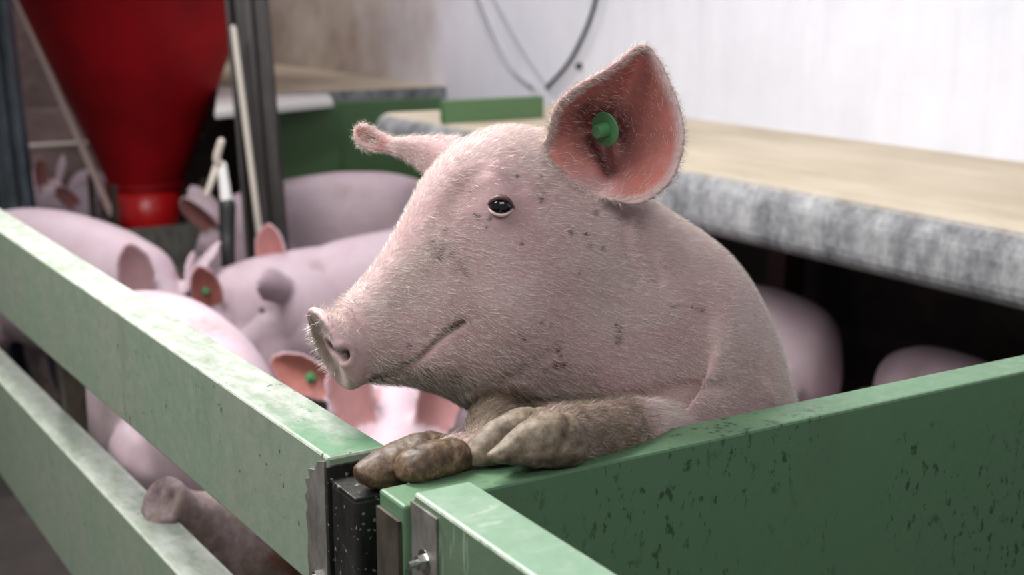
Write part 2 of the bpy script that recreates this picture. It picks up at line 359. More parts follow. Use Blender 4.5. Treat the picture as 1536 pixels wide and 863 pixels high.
# ================================================================== PEN PARTITIONS
def long_board(parent, x0, x1, y0, y1, zt0, zt1, zb0, zb1, material, axis='y'):
    bm = bmesh.new(); n = 1
    if axis == 'y': hexa(bm, [(x0,y0,zb0),(x1,y0,zb0),(x1,y1,zb1),(x0,y1,zb1),(x0,y0,zt0),(x1,y0,zt0),(x1,y1,zt1),(x0,y1,zt1)])
    else: hexa(bm, [(x0,y0,zb0),(x1,y0,zb1),(x1,y1,zb1),(x0,y1,zb0),(x0,y0,zt0),(x1,y0,zt1),(x1,y1,zt1),(x0,y1,zt0)])
    return finish('board', bm, material, parent, 0.003)
def bolt(parent, p, axis, r=0.008, material=None):
    bm = bmesh.new(); bmesh.ops.create_cone(bm, cap_ends=True, segments=6, radius1=r, radius2=r*0.92, depth=0.007)
    b2 = bmesh.ops.create_cone(bm, cap_ends=True, segments=20, radius1=r*1.55, radius2=r*1.5, depth=0.0025)['verts']
    bmesh.ops.translate(bm, vec=(0, 0, -0.004), verts=b2)
    b3 = bmesh.ops.create_cone(bm, cap_ends=True, segments=14, radius1=r*0.5, radius2=r*0.45, depth=0.012)['verts']
    bmesh.ops.translate(bm, vec=(0, 0, 0.006), verts=b3)
    q = Vector(axis).to_track_quat('Z', 'Y').to_matrix().to_4x4(); q.translation = Vector(p); bmesh.ops.transform(bm, matrix=q, verts=bm.verts)
    return finish('bolt', bm, material or M['bolt'], parent)
YA = 4.6
zt = lambda y: 1.001-0.0205*(y-0.09)
pa = tag(empty('pen_partition', (0.024, 0.1, 0)), 'long weathered green two-board partition running away at the left', 'partition')
for (zA, zB) in ((lambda y: zt(y), lambda y: 0.846-0.040*(y-0.2)), (lambda y: 0.692-0.044*(y-0.15), lambda y: 0.45-0.04*y)):
    long_board(pa, -0.008, 0.055, 0.096, YA, zA(0.096), zA(YA), zB(0.096), zB(YA), M['board_a'])
# galvanised end bracket wrapped over the upper board's end, torn paint round its edge
bm = bmesh.new(); rag = [(0.1, 0.996), (0.118, 0.990), (0.124, 0.980), (0.141, 0.976), (0.137, 0.967), (0.150, 0.962), (0.143, 0.953), (0.152, 0.944), (0.146, 0.935), (0.151, 0.925), (0.147, 0.905), (0.150, 0.88), (0.148, 0.86), (0.151, 0.70), (0.1, 0.70)]
va = [bm.verts.new((-0.0105, y, z)) for y, z in rag]; vb = [bm.verts.new((-0.008, y, z)) for y, z in rag]
bm.faces.new(va); bm.faces.new(vb[::-1])
for i in range(len(rag)): bm.faces.new((va[i], va[(i+1)%len(rag)], vb[(i+1)%len(rag)], vb[i]))
finish('end_bracket', bm, M['steel'], pa)
bm = bmesh.new(); bx(bm, -0.0105, 0.056, 0.0925, 0.0965, 0.45, 0.992); finish('end_cap', bm, M['dark_steel'], pa)  # dark steel stands in for the shadow below the board's lip
bolt(pa, (-0.012, 0.122, 0.868), (-1, 0, 0)); 
# short uprights that carry the boards inside the pen
for yp in (1.55, 3.2):
    bm = bmesh.new(); bx(bm, 0.056, 0.096, yp, yp+0.04, 0, 0.90); finish('support_post', bm, M['rust_steel'], pa, 0.002)

po = tag(empty('corner_post', (0.02, 0.06, 0)), 'dark wet metal corner post flecked with bright drops', 'post')
bm = bmesh.new(); bx(bm, -0.008, 0.046, 0.034, 0.092, 0, 0.978); finish('tube', bm, M['dark_steel'], po, 0.004)
bm = bmesh.new(); bx(bm, -0.008, 0.046, 0.034, 0.092, 0.976, 0.980); finish('top_plate', bm, M['dark_steel'], po, 0.001)

pb = tag(empty('pen_partition', (0.8, -0.025, 0)), 'dark green muck-spattered partition across the lower right, pig leaning over it', 'partition')
long_board(pb, 0.0, 2.3, -0.05, 0.0, 1.0, 1.0, 0.0, 0.0, M['board_b'], 'x')
bm = bmesh.new(); bx(bm, -0.004, -0.0005, -0.046, -0.002, 0.02, 0.985); finish('end_plate', bm, M['rust_steel'], pb)
pc = tag(empty('pen_partition', (0.037, -0.6, 0)), 'pale green partition with bolted steel end, running toward bottom right', 'partition')
long_board(pc, 0.009, 0.065, -1.0, -0.052, 1.012, 1.012, 0.03, 0.03, M['board_c'])
bm = bmesh.new()
bx(bm, 0.0065, 0.009, -0.098, -0.0515, 0.03, 1.004); bx(bm, 0.0065, 0.064, -0.0515, -0.0502, 0.03, 1.004); finish('end_bracket', bm, M['steel'], pc)
bolt(pc, (0.003, -0.076, 0.957), (-1, 0, 0), 0.0075)

# ================================================================== PIGS
def ear_grid(base, d, side, nrm, L, W, cup, curl=0.0, n=22, m=15, tipsharp=0.75):
    base, d, side, nrm = map(lambda a: V3(a, dtype=float), (base, d, side, nrm)); g = np.zeros((n, m, 3))
    for i, s in enumerate(np.linspace(0, 1, n)):
        wd = W*(0.62+0.9*s)*(1-s**2.6)**tipsharp/1.0 if s < 1 else 0
        wd = max(wd, 0.002)
        for j, t in enumerate(np.linspace(-1, 1, m)):
            g[i, j] = base+d*L*s+side*wd*t+nrm*(cup*(t*t-0.4)*min(1, wd/W)+curl*s*s)
    return g
def rotm(yaw, pitch):
    cy, sy, cp, sp = math.cos(yaw), math.sin(yaw), math.cos(pitch), math.sin(pitch)
    Y = V3([[cy, -sy, 0], [sy, cy, 0], [0, 0, 1]]); P = V3([[cp, 0, sp], [0, 1, 0], [-sp, 0, cp]]); return Y@P   # pitch>0: nose down
def pig_geo(hyaw, hpitch, ears=((35, 20), (35, 20)), voxel=0.009, tail=True):
    """a standing pig facing +x, feet on z=0, back about 0.73 high.  returns mesh, head matrix/pivot, ear frames"""
    g = Geo(); yv = V3([0, 1, 0])
    rows = [(-.515,.56,.46,.03),(-.50,.62,.40,.08),(-.46,.67,.36,.125),(-.38,.705,.32,.15),(-.25,.73,.29,.165),(-.05,.735,.27,.172),(.12,.72,.28,.165),(.26,.70,.31,.15),(.34,.68,.34,.13)]
    secs = [[x*.86, 0, zt, x*.86-.01, 0, zb, wd, 0.08] for x, zt, zb, wd in rows]
    R = rotm(hyaw, hpitch); pv = V3([.29, 0, .53]); Rh = rotm(hyaw*.5, hpitch*.5)
    def H(x, y, z, RR=R): return pv+RR@V3([x, y, z])
    hs = [(.06,.14,-.155,.118,.05,Rh),(.13,.125,-.15,.112,.08,R),(.19,.115,-.135,.10,.1,R),(.25,.075,-.125,.078,.08,R),(.31,.03,-.115,.056,.05,R),(.37,-.005,-.105,.045,0,R),(.415,-.015,-.102,.042,0,R),(.43,-.012,-.108,.047,0,R),(.442,-.016,-.104,.046,0,R),(.446,-.03,-.09,.036,0,R)]
    for x, a, b, wd, k, RR in hs: secs.append([*H(x, 0, a, RR), *H(x-.02, 0, b, RR), wd, k])
    # lateral axis follows the head yaw towards the snout
    S = catmull(secs, 6); rings = []; nb = len(rows)*6
    for i, q in enumerate(S):
        f = min(max((i-nb+8)/14, 0), 1); nv = (R@yv)*f+yv*(1-f); nv /= np.linalg.norm(nv); T, B, wd, kk = q[:3], q[3:6], max(q[6], .002), q[7]
        c = (T+B)/2; a = (T-B)/2
        rings.append([c+a*math.copysign(abs(math.cos(t))**.87, math.cos(t))+nv*wd*math.copysign(abs(math.sin(t))**.87, math.sin(t))*(1-kk*math.cos(t)) for t in np.linspace(0, 2*math.pi, 36, endpoint=False)])
    g.rings(rings)
    for s in (-1, 1):
        g.tube([(.17, s*.09, .45), (.16, s*.11, .33), (.17, s*.105, .21), (.155, s*.10, .09), (.175, s*.10, .03)], [.085, .07, .040, .030, .034])
        g.tube([(-.28, s*.08, .47), (-.26, s*.11, .36), (-.31, s*.11, .25), (-.325, s*.105, .19), (-.28, s*.10, .08), (-.26, s*.10, .03)], [.12, .095, .05, .036, .030, .034])
    if tail: g.tube([(-.43, 0, .60), (-.47, .01, .585), (-.49, .035, .56), (-.475, .055, .54)], [.016, .013, .010, .006], 10)
    # brow and cheeks
    frames = []
    for s, (up, out) in zip((-1, 1), ears):
        fa = math.radians(out[1]) if isinstance(out, tuple) else math.radians(50); oo = out[0] if isinstance(out, tuple) else out
        u, o_ = math.radians(up), math.radians(oo); Ry = rotm(hyaw, 0)
        d = Ry@V3([math.sin(u), s*math.sin(o_), math.cos(u)*math.cos(o_)]); d /= np.linalg.norm(d)
        nrm = Ry@V3([math.cos(fa), s*math.sin(fa), .15]); nrm -= d*(nrm@d); nrm /= np.linalg.norm(nrm); side = np.cross(d, nrm)
        base = H(.12, s*.075, .085); g.shell(ear_grid(base-d*.01, d, side, nrm, .215, .062, .030, .010), .0125, .8); frames.append((base, d, side, nrm))
    me = remesh(g, voxel, 4); return me, R, pv, frames
def pig(name, label, loc, heading, scale, mesh, group=None, eyes=True, tags=(), base_dirt=0.12, seed=0, earamt=.85):
    me, R, pv, frames = mesh
    if 'marks' not in me.color_attributes:
        v = getv(me); nn = getn(me); c = np.zeros((len(v), 4)); c[:, 3] = 1
        r2 = np.random.default_rng(seed)
        for (b, d, side, nrm) in frames:
            q = v-b; a = q@d; inear = (a > .022)*(a < .24)*(np.abs(q@side) < .095)*(np.abs(q@nrm) < .06); face = np.clip((nn@nrm)*1.4, 0, 1)
            sw = np.clip(a+.01, 0, .215)/.215; wd = .062*(.62+.9*sw)*(1-np.minimum(sw, .999)**2.6)**.75
            c[:, 1] = np.maximum(c[:, 1], earamt*inear*face*np.clip((wd-np.abs(q@side)-.002)/.010, 0, 1))
        c[:, 0] = np.clip(base_dirt+0.9*np.clip((.30-v[:, 2])/.2, 0, 1), 0, 1)
        for k in range(10):
            p = v[r2.integers(len(v))]; c[:, 0] = np.maximum(c[:, 0], .55*gauss(v, p, .03+.05*r2.random()))
        # soft folds, brow, mouth
        H = lambda x, y, z: pv+R@V3([x, y, z])
        disp = np.zeros(len(v))
        for s in (-1, 1):
            disp -= .008*gauss(v, H(.225, s*.075, .055), .022)
            disp += .008*gauss(v, H(.20, s*.075, .09), .03)
            disp -= .016*gauss(v, H(.447, s*.018, -.055), .0105)
            dm = seg_dist(v, [H(.42, s*.03, -.098), H(.33, s*.056, -.07), H(.27, s*.078, -.045)]); disp -= .006*np.exp(-(dm/.007)**2)
        for s in (-1, 1): c[:, 2] = np.maximum(c[:, 2], np.clip(1.6*gauss(v, H(.447, s*.019, -.055), .010), 0, 1))  # nostrils coloured dark in place of the shade inside them
        setv(me, v+nn*disp[:, None]); set_marks(me, c)
    o = link(name, me); 
    if not me.materials: me.materials.append(M['skin_far'])
    o.location = loc; o.rotation_euler = (0, 0, heading); o.scale = (scale,)*3
    tag(o, label, 'pig', group)
    H = lambda x, y, z: pv+R@V3([x, y, z])
    if eyes:
        bv = bvh_of(me)
        for s in (-1, 1):
            tgt = H(.225, 0, .055); dr = R@V3([.12, s, .10]); dr /= np.linalg.norm(dr)
            h = bv.ray_cast(Vector(tgt+dr*.3), Vector(-dr))
            if h[0] is None: continue
            gg = Geo(); c0 = V3(h[0])-dr*.004
            gg.tube([c0-dr*.002, c0+dr*.002], [.010, .010], 14, 2); e = link('eye', gg.mesh(), M['eye'], o)
    for fi, (along, across) in tags:
        b, d, side, nrm = frames[fi]; p = b+d*along+side*across-nrm*.004
        bm = bmesh.new(); bmesh.ops.create_cone(bm, cap_ends=True, segments=24, radius1=.015, radius2=.014, depth=.004)
        b3 = bmesh.ops.create_cone(bm, cap_ends=True, segments=14, radius1=.007, radius2=.005, depth=.014)['verts']; bmesh.ops.translate(bm, vec=(0, 0, .008), verts=b3)
        q = Vector(nrm).to_track_quat('Z', 'Y').to_matrix().to_4x4(); q.translation = Vector(p+nrm*.008); bmesh.ops.transform(bm, matrix=q, verts=bm.verts)
        finish('ear_tag', bm, M['tag'], o, smooth=False)
    return o
def place(anchor, px, py, heading, scale):
    """ground position of a pig whose local point anchor=(x,y,z) is seen at px,py"""
    if len(anchor) == 2: return (anchor[0], anchor[1], 0)
    p = onz(px, py, anchor[2]*scale); c, s = math.cos(heading), math.sin(heading)
    return (p[0]-scale*(c*anchor[0]-s*anchor[1]), p[1]-scale*(s*anchor[0]+c*anchor[1]), 0)
D = math.radians
PIGS = []
def add_pig(label, anchor, px, py, hd, sc, hyaw, hpitch, ears=((35, 20), (35, 20)), group=None, tags=(), seed=0, dirt=.12, eyes=True, tail=True, earamt=.85):
    ms = pig_geo(D(hyaw), D(hpitch), ears, tail=tail)
    if isinstance(anchor, str): anchor = {'ear0': ms[3][0][0], 'ear1': ms[3][1][0], 'nose': ms[2]+ms[1]@V3([.44, 0, -.06])}[anchor]
    o = pig('pig', label, place(anchor, px, py, D(hd), sc), D(hd), sc, ms, group, eyes, tags, dirt, seed, earamt); PIGS.append(o); return o, ms

G1 = 'pigs crowded in the pen'
add_pig('pale pig at far left whose head dips behind the weathered board, ear up', 'ear0', 212, 452, -62, 1.0, -8, 42, ((5,(15,20)),(20,30)), G1, seed=1, earamt=.5)
add_pig('long-backed pig standing broadside behind the black drinker pipe', (-.05,0,.735), 515, 258, 156, 1.0, 0, 38, group=G1, seed=2, dirt=.25)
add_pig('pig with one pointed pink ear raised and the other drooping, left of rearing snout', 'ear0', 410, 422, 163, .93, 18, 22, ((0,(5,-50)),(60,(40,-30))), G1, ((1,(.09,0.)),), seed=3)
add_pig('pig with red-brown tagged ear upright, nose toward the weathered board', 'ear1', 320, 468, 163, .86, 34, 30, ((-20,12),(22,(5,65))), G1, ((1,(.09,0.)),), seed=4, earamt=1.0)
add_pig('white-backed pig close behind the weathered board, rump toward the corner', (.35,1.88), 0, 0, 89, 1.04, 0, 52, ((60,30),(60,30)), G1, seed=5, tail=False)
add_pig('muddy pig poking its snout out through the gap between the weathered boards', 'nose', 238, 748, 170, .85, 36, -48, ((100,40),(100,40)), G1, seed=8, dirt=.8)
add_pig('pig just below the rearing snout, one red ear holding a dark green tag', 'ear0', 505, 585, 200, .88, 30, 20, ((-5,(68,10)),(-15,25)), G1, ((0,(.08,0.)),), seed=6, earamt=1.0)
add_pig('pig with white forehead between two red ears, directly under the chin', 'ear1', 645, 655, 184, .92, 50, 22, ((-12,(18,5)),(-12,(15,5))), G1, seed=7, earamt=.7)
add_pig('pig with its round pale rump turned out under the ledge', (-.33,0,.70), 1205, 452, 122, .9, 0, 50, ((120,15),(120,15)), group=G1, tail=False, seed=9)
add_pig('pig at far right, only its low back above the dark green partition', (.0,0,.735), 1440, 532, 66, .80, 0, 60, ((120,15),(120,15)), group=G1, tail=False, seed=10)
add_pig('distant pig with one ear lit pink between blue post and red hopper', 'ear0', 64, 283, -45, .80, 0, 15, ((0,(10,20)),(10,10)), G1, seed=11)
add_pig('distant pig with two white-edged ears just left of the red hopper', (.35,0,.66), 133, 285, -104, .72, 0, 25, ((10,(40,10)),(10,(40,10))), G1, seed=12)

# ================================================================== THE MAIN PIG
A0 = math.radians(4); HD = V3([-math.cos(A0), math.sin(A0), 0]); LN = V3([-math.sin(A0), -math.cos(A0), 0])   # heading / lateral towards the viewer
Q = V3([.5, .17, 0.])
def sag(px, py, off=0.0):
    d = ray(px, py); n_ = -LN; q = Q+LN*off; t = (n_@(q-CAM))/(n_@d); return CAM+d*t
def uz(u, z): return Q+HD*u+V3([0, 0, z])
g = Geo()
hsec = [  # top pixel, bottom pixel, half width, low bulge
 ((487,494),(508,556),.018,0),((476,478),(508,572),.034,0),((469,468),(511,580),.044,0),((477,463),(521,582),.0465,0),((490,467),(532,578),.042,0),((505,470),(546,573),.036,.0),((524,446),(575,573),.041,.05),((556,412),(618,577),.050,.12),((590,366),(665,592),.061,.16),
 ((620,312),(705,614),.072,.16),((648,262),(755,628),.083,.16),((696,214),(815,640),.095,.14),((770,188),(870,660),.105,.12),((868,215),(930,690),.115,.08),((950,285),(975,740),.128,.03)]
secs = []
for T, B, wd, k in hsec: secs.append([*sag(*T), *sag(*B), wd, k])
for (ut, zt_), (ub, zb_), wd in [((-.005,1.150),(.175,.915),.142),((-.056,1.080),(.15,.85),.148),((-.090,1.0),(.125,.77),.150),((-.126,.91),(.10,.69),.152),((-.20,.79),(.05,.57),.162),((-.28,.66),(-.04,.46),.158),((-.345,.54),(-.14,.38),.135),((-.375,.46),(-.25,.35),.08),((-.37,.42),(-.30,.36),.03)]:
    secs.append([*uz(ut, zt_), *uz(ub, zb_), wd, 0.0])
g.loft(secs, LN, 56, 8, 2.25)
# near and far forelegs, shoulder to fetlock, resting on the partition's top edge
def W3(px, py, Y): return ony(px, py, Y)
near = [uz(.03, .99)+LN*.065, uz(.10, .95)+LN*.10, W3(945, 645, .015), W3(885, 650, -.008), W3(840, 652, -.016), W3(808, 655, -.016)]
g.tube(near, [.085, .054, .033, .029, .028, .022], 20, 8)
far = [uz(.06, 1.0)-LN*.03, uz(.16, .97)-LN*.0, uz(.27, .985)+LN*.03, W3(730, 680, .03), W3(690, 683, .028), W3(668, 684, .028)]
g.tube(far, [.07, .05, .034, .025, .022, .018], 20, 8)
# hind legs down to the pen floor
for s in (-1, 1):
    g.tube([uz(-.25, .52)+LN*.09*s, uz(-.19, .42)+LN*.11*s, uz(-.30, .27)+LN*.11*s, uz(-.33, .20)+LN*.105*s, uz(-.27, .08)+LN*.10*s, uz(-.25, .03)+LN*.10*s], [.12, .09, .052, .04, .033, .036], 16, 6)
g.tube([uz(-.36, .47), uz(-.40, .46), uz(-.42, .44)], [.016, .012, .007], 10)
# brow ridge and cheek padding
# near ear: cup seen from the front, taken as an outline with its own depth
def earpt(px, py, dep): return ond(px, py, dep)
C0 = (905, 222)
outl = [(818,235,1.405),(826,196,1.380),(838,160,1.362),(866,133,1.358),(900,113,1.362),(932,92,1.372),(966,68,1.388),(988,92,1.388),(1003,125,1.384),(1017,160,1.38),(1024,200,1.376),(1018,240,1.372),(1000,275,1.366),(962,301,1.360),(920,298,1.372),(878,284,1.400),(842,262,1.410)]
oc = catmull(V3(outl), 5, closed=True); nr = 16; m_ = len(oc)
cen = V3([C0[0], C0[1], 1.435]); rows = []
for i in range(nr+1):
    r = (i/nr); row = []
    for q in oc:
        px = C0[0]+(q[0]-C0[0])*r; py = C0[1]+(q[1]-C0[1])*r
        fall = r**1.5
        dep = cen[2]*(1-fall)+q[2]*fall
        if r > .8: dep -= .006*((r-.8)/.2)**2*(1.6 if q[0] < 870 else .3)
        row.append(earpt(px, py, dep))
    rows.append(row)
E = V3(rows)   # (nr+1, m, 3)
# thicken the cup away from the viewer
inner = E.copy(); nrmE = np.zeros_like(E)
du = np.gradient(E, axis=0); dv = (np.roll(E, -1, axis=1)-np.roll(E, 1, axis=1)); nrmE = np.cross(du, dv); nrmE /= np.linalg.norm(nrmE, axis=2)[..., None]+1e-12
nrmE[0] = nrmE[1].mean(0); nrmE[0] /= np.linalg.norm(nrmE[0])+1e-12
if (nrmE[nr//2].mean(0)@FW) < 0: nrmE = -nrmE
thick = (.0085-.0035*(np.arange(nr+1)/nr)**3)[:, None, None]
outer = E+nrmE*thick
vv = [*inner.reshape(-1, 3), *outer.reshape(-1, 3)]; ff = []; o_ = (nr+1)*m_
for i in range(nr):
    for j in range(m_):
        a, b = i*m_+j, i*m_+(j+1)%m_; ff.append((a, b, b+m_, a+m_)); ff.append((a+o_+m_, b+o_+m_, b+o_, a+o_))
for j in range(m_):
    a, b = nr*m_+j, nr*m_+(j+1)%m_; ff.append((a, b, b+o_, a+o_))
g.add(vv, ff)
# muscle that joins the back of the cup to the neck
g.tube([ond(850, 240, 1.44), ond(885, 236, 1.45), ond(905, 240, 1.462)], [.040, .040, .026], 18, 6)
g.tube([ond(835, 235, 1.42), ond(870, 275, 1.425)], [.03, .034], 18, 6)
# far ear: long leaf pointing forward and out with its tip curled up
fe = [((652,272),(700,206),1.475),((630,256),(676,203),1.485),((608,240),(646,203),1.492),((588,228),(616,205),1.498),((566,225),(590,206),1.502),((545,222),(566,194),1.502),((534,210),(550,186),1.50),((531,199),(540,185),1.497)]
rows = []
for B, T, dep in fe:
    b, t = ond(*B, dep), ond(*T, dep); mid = (b+t)/2; row = []
    for q in np.linspace(0, 1, 9): row.append(b*(1-q)+t*q+FW*(-.012*math.sin(q*math.pi)+.004))
    rows.append(row)
G2 = catmull(V3(rows).reshape(len(rows), -1), 5).reshape(-1, 9, 3); g.shell(G2, .0058, .7)
g.tube([ond(533,196,1.497), ond(538,212,1.490), ond(552,222,1.490), ond(574,222,1.494), ond(596,230,1.49)], [.003, .004, .0042, .0036, .003], 10, 5)
g.tube([ond(690, 250, 1.50), ond(662, 236, 1.503), ond(640, 230, 1.506)], [.035, .022, .014], 14, 5)
pigme = remesh(g, .0026, 5, .5)
v = getv(pigme); nn = getn(pigme); bv = bvh_of(pigme)
def hit(px, py):
    d = ray(px, py); h = bv.ray_cast(Vector(CAM), Vector(d)); return V3(h[0]) if h[0] is not None else ond(px, py, 1.36)
def hitn(px, py):
    d = ray(px, py); h = bv.ray_cast(Vector(CAM), Vector(d)); return (V3(h[0]), V3(h[1])) if h[0] is not None else (ond(px, py, 1.36), -FW)
def hp(L): return [hit(*p) for p in L]
facing = (nn@FW) < .15
disp = np.zeros(len(v))
def crease(L, depth, wd, sub=5):
    global disp
    P = hp([tuple(q) for q in catmull(V3(L), sub)]); dm = seg_dist(v, P); disp -= facing*depth*np.exp(-(dm/wd)**2)
def bulge(px, py, h, r):
    global disp
    disp += facing*h*gauss(v, hit(px, py), r)
crease([(556,571),(600,554),(628,538),(660,508),(694,483)], .0055, .0035)
crease([(560,578),(600,578)], .003, .004)
crease([(680,590),(740,575),(800,548),(838,520)], .003, .006)
crease([(728,612),(800,604),(880,600),(960,592)], .004, .006)
crease([(820,200),(826,232),(850,262),(880,288)], .004, .004)
crease([(676,330),(682,296),(702,268),(736,258),(778,284)], .0022, .007)
crease([(648,345),(664,320),(670,300)], .0012, .006)
crease([(960,335),(975,380),(985,420)], .004, .008)
crease([(935,330),(940,380),(955,420)], .003, .007)
crease([(1005,405),(1030,440),(1060,480)], .003, .010)
crease([(500,462),(520,486),(544,508),(558,535),(556,562)], .0035, .006)      # behind the snout disc
crease([(958,600),(1010,582),(1080,580)], .004, .008)
bulge(752, 300, .007, .020); bulge(700, 290, -.004, .018); bulge(740, 262, .006, .016)
bulge(760, 480, .010, .05); bulge(560, 520, .003, .02); bulge(655, 545, .004, .02); bulge(600,470,-.003,.03)
bulge(1040, 470, .006, .06); bulge(915, 460, -.005, .05)
# nostril
nh = hp([(496,519),(504,526),(513,534)]); dmN = seg_dist(v, nh)
disp += facing*.002*np.exp(-((dmN-.011)/.004)**2)
v2 = v+nn*disp[:, None]
# ear canal: deeper pocket in the cup
ch = hp([(898,192),(906,225),(912,250)]); dm = seg_dist(v, ch); pull = facing*np.exp(-(dm/.012)**2)*.022
v2 += FW*pull[:, None]; v2 += (facing*np.exp(-(dmN/.0048)**3)*.02)[:, None]*(FW*.75-HD*.65)
setv(pigme, v2)
# masks
c = np.zeros((len(v), 4)); c[:, 3] = 1
def dirt(px, py, r, a, ch=0):
    p = hit(px, py); c[:, ch] = np.maximum(c[:, ch], a*gauss(v, p, r))
def streak(L, r, a, ch=0):
    dm = seg_dist(v, hp(L)); c[:, ch] = np.maximum(c[:, ch], a*np.exp(-(dm/r)**2))
c[:, 0] = .12
for q in [(655,375,.014,.7),(640,395,.02,.5),(690,400,.012,.45),(815,285,.014,.5),(830,270,.012,.35),(700,470,.03,.35),(600,560,.02,.75),(640,568,.022,.75),(680,575,.025,.7),(575,572,.012,.8),(720,600,.02,.5),(780,540,.05,.3),(560,500,.03,.35),(520,470,.02,.3),(472,492,.018,1.0),(480,510,.018,1.),(492,535,.018,1.),(506,562,.018,1.),(600,430,.03,.35),(475,520,.012,.6),(930,300,.02,.35),(960,335,.02,.35),(1120,560,.04,.35)]: dirt(*q)
streak([(542,200),(556,205),(572,213)], .009, .9, 1); streak([(542,200),(560,207)], .006, .8); streak([(694,483),(672,495)], .005, 1.0); streak([(694,483),(660,506),(628,538)], .0022, .75, 2); streak([(628,538),(600,554),(560,571)], .0018, .6, 2); streak([(556,573),(580,566)], .0035, .9, 2)  # dark lines along mouth and lip are shade put into the colour
streak([(690,398),(700,410)], .004, .7)
for q in [(472,488),(478,502),(486,520),(494,542),(504,560)]: dirt(q[0], q[1], .012, .38, 2)
# legs: knee downward all brown
for L, r in ((near[2:], .05), (far[2:], .05)):
    dm = seg_dist(v, L); k = np.clip((r-dm)/.012, 0, 1)*np.clip((near[2][0]+.018-v[:, 0])/.022, 0, 1)*(v[:, 2] < 1.075); c[:, 0] = np.maximum(c[:, 0], .95*k)
for q in [(665,668,.03,1.),(690,672,.03,1.),(640,662,.02,1.),(712,660,.02,.9)]: dirt(*q)
# ear lining
Ef = inner.reshape(-1, 3); kd = seg_dist  # distance by sampling
pxs = (v-CAM); dep = pxs@FW; ix = CX+F*(pxs@RT)/dep; iy = CY-F*(pxs@UP)/dep
inside = np.zeros(len(v)); op = oc[:, :2]; ang = np.arctan2(iy-C0[1], ix-C0[0]); rr = np.hypot(iy-C0[1], ix-C0[0]); oa = np.arctan2(op[:, 1]-C0[1], op[:, 0]-C0[0]); orr = np.hypot(op[:, 1]-C0[1], op[:, 0]-C0[0]); od = np.argsort(oa)
R_ = np.interp(ang, oa[od], orr[od], period=2*math.pi); rel = rr/R_
earin = ((nn@FW) < .2)*(dep < 1.45)*np.clip((0.97-rel)/.10, 0, 1)
low = np.clip((iy-240)/40, 0, 1)*np.clip((955-ix)/60, 0, 1)
c[:, 1] = np.maximum(c[:, 1], earin*(1-.75*low)*np.clip(.80+.35*rel, 0, 1))
c[:, 0] = np.where(earin > .4, .12, c[:, 0])
dirt(966, 76, .006, .6); 
for L, r, a in (([(885,205),(893,222),(905,245),(911,256)], .010, .9), ([(885,178),(905,172),(930,185),(930,205)], .018, .9), ([(878,165),(880,205)], .015, .7)): streak(L, r, a, 2)  # shade of the ear's hollow painted dark around the tag
# scabs and specks
for q in [(895,319,.0028),(857,348,.003),(880,352,.003),(886,368,.0025),(931,497,.0045),(928,512,.0045),(926,490,.003),(835,549,.005),(845,548,.004),(838,527,.003),(842,534,.0022),(820,555,.003),(811,483,.0025),(826,487,.0025),(778,498,.003),(784,507,.002),(718,326,.0025),(735,328,.0022),(812,266,.0022),(776,265,.002),(663,376,.003),(678,381,.003),(660,386,.003),(650,362,.0022),(668,346,.0022),(730,342,.0016),(783,366,.002),(812,300,.003),(1012,459,.0016),(905,372,.003),(870,410,.0016),(985,433,.0014),(500,490,.0012),(615,520,.003),(640,500,.002)]:
    dirt(q[0], q[1], q[2], 1.0, 2)
streak([(1035,461),(1057,468)], .0012, .9, 2); streak([(1005,460),(1030,460)], .0008, .6, 2); streak([(712,322),(718,327)], .0016, 1, 2)
c[:, 2] = np.maximum(c[:, 2], np.clip(1.5*np.exp(-(dmN/.0050)**2), 0, 1))  # nostril interior darkened by colour as well as by depth
set_marks(pigme, c)
main = link('pig', pigme, M['skin'])
main.name = 'pig'; tag(main, 'large pink pig rearing up with forelegs hooked over the green partition', 'pig')
# eye
eh, en = hitn(751, 309)
bv = bvh_of(pigme); eh, en = hitn(751, 309)
ev = (CAM-eh); ev /= np.linalg.norm(ev)
eax = en*.75+ev*.25; eax /= np.linalg.norm(eax)
bm = bmesh.new(); bmesh.ops.create_uvsphere(bm, u_segments=32, v_segments=20, radius=.0125); bmesh.ops.translate(bm, vec=Vector(eh-eax*.0058), verts=bm.verts)
finish('eye', bm, M['eye'], main, smooth=True)
def lid(name, P, r, material, flat=1.0):
    gg = Geo(); gg.tube(P, r, 12, 6, flat); return link(name, gg.mesh(), material, main)
def eyept(dx, dy, lift):   # pixel offsets from the eye centre, on the eyeball
    d = ray(751+dx, 309+dy); cc = eh-eax*.0058; oc_ = CAM-cc; R2 = .0125+lift*.6
    a = d@d; b = 2*d@oc_; cc2 = oc_@oc_-R2*R2; di = b*b-4*a*cc2
    if di < 0: return CAM+d*(-b/(2*a))
    return CAM+d*((-b-math.sqrt(di))/(2*a))
lid('upper_eyelid', [eyept(-19,1,.000), eyept(-13,-9,.002), eyept(0,-13,.0025), eyept(12,-9,.002), eyept(20,4,.000)], [.0014,.0022,.0026,.0023,.0014], M['lid'])
lid('lower_eyelid', [eyept(-18,3,.0), eyept(-12,10,.001), eyept(0,14,.001), eyept(11,11,.001), eyept(18,4,.0)], [.0012,.0017,.0018,.0017,.0012], M['lid_pale'])
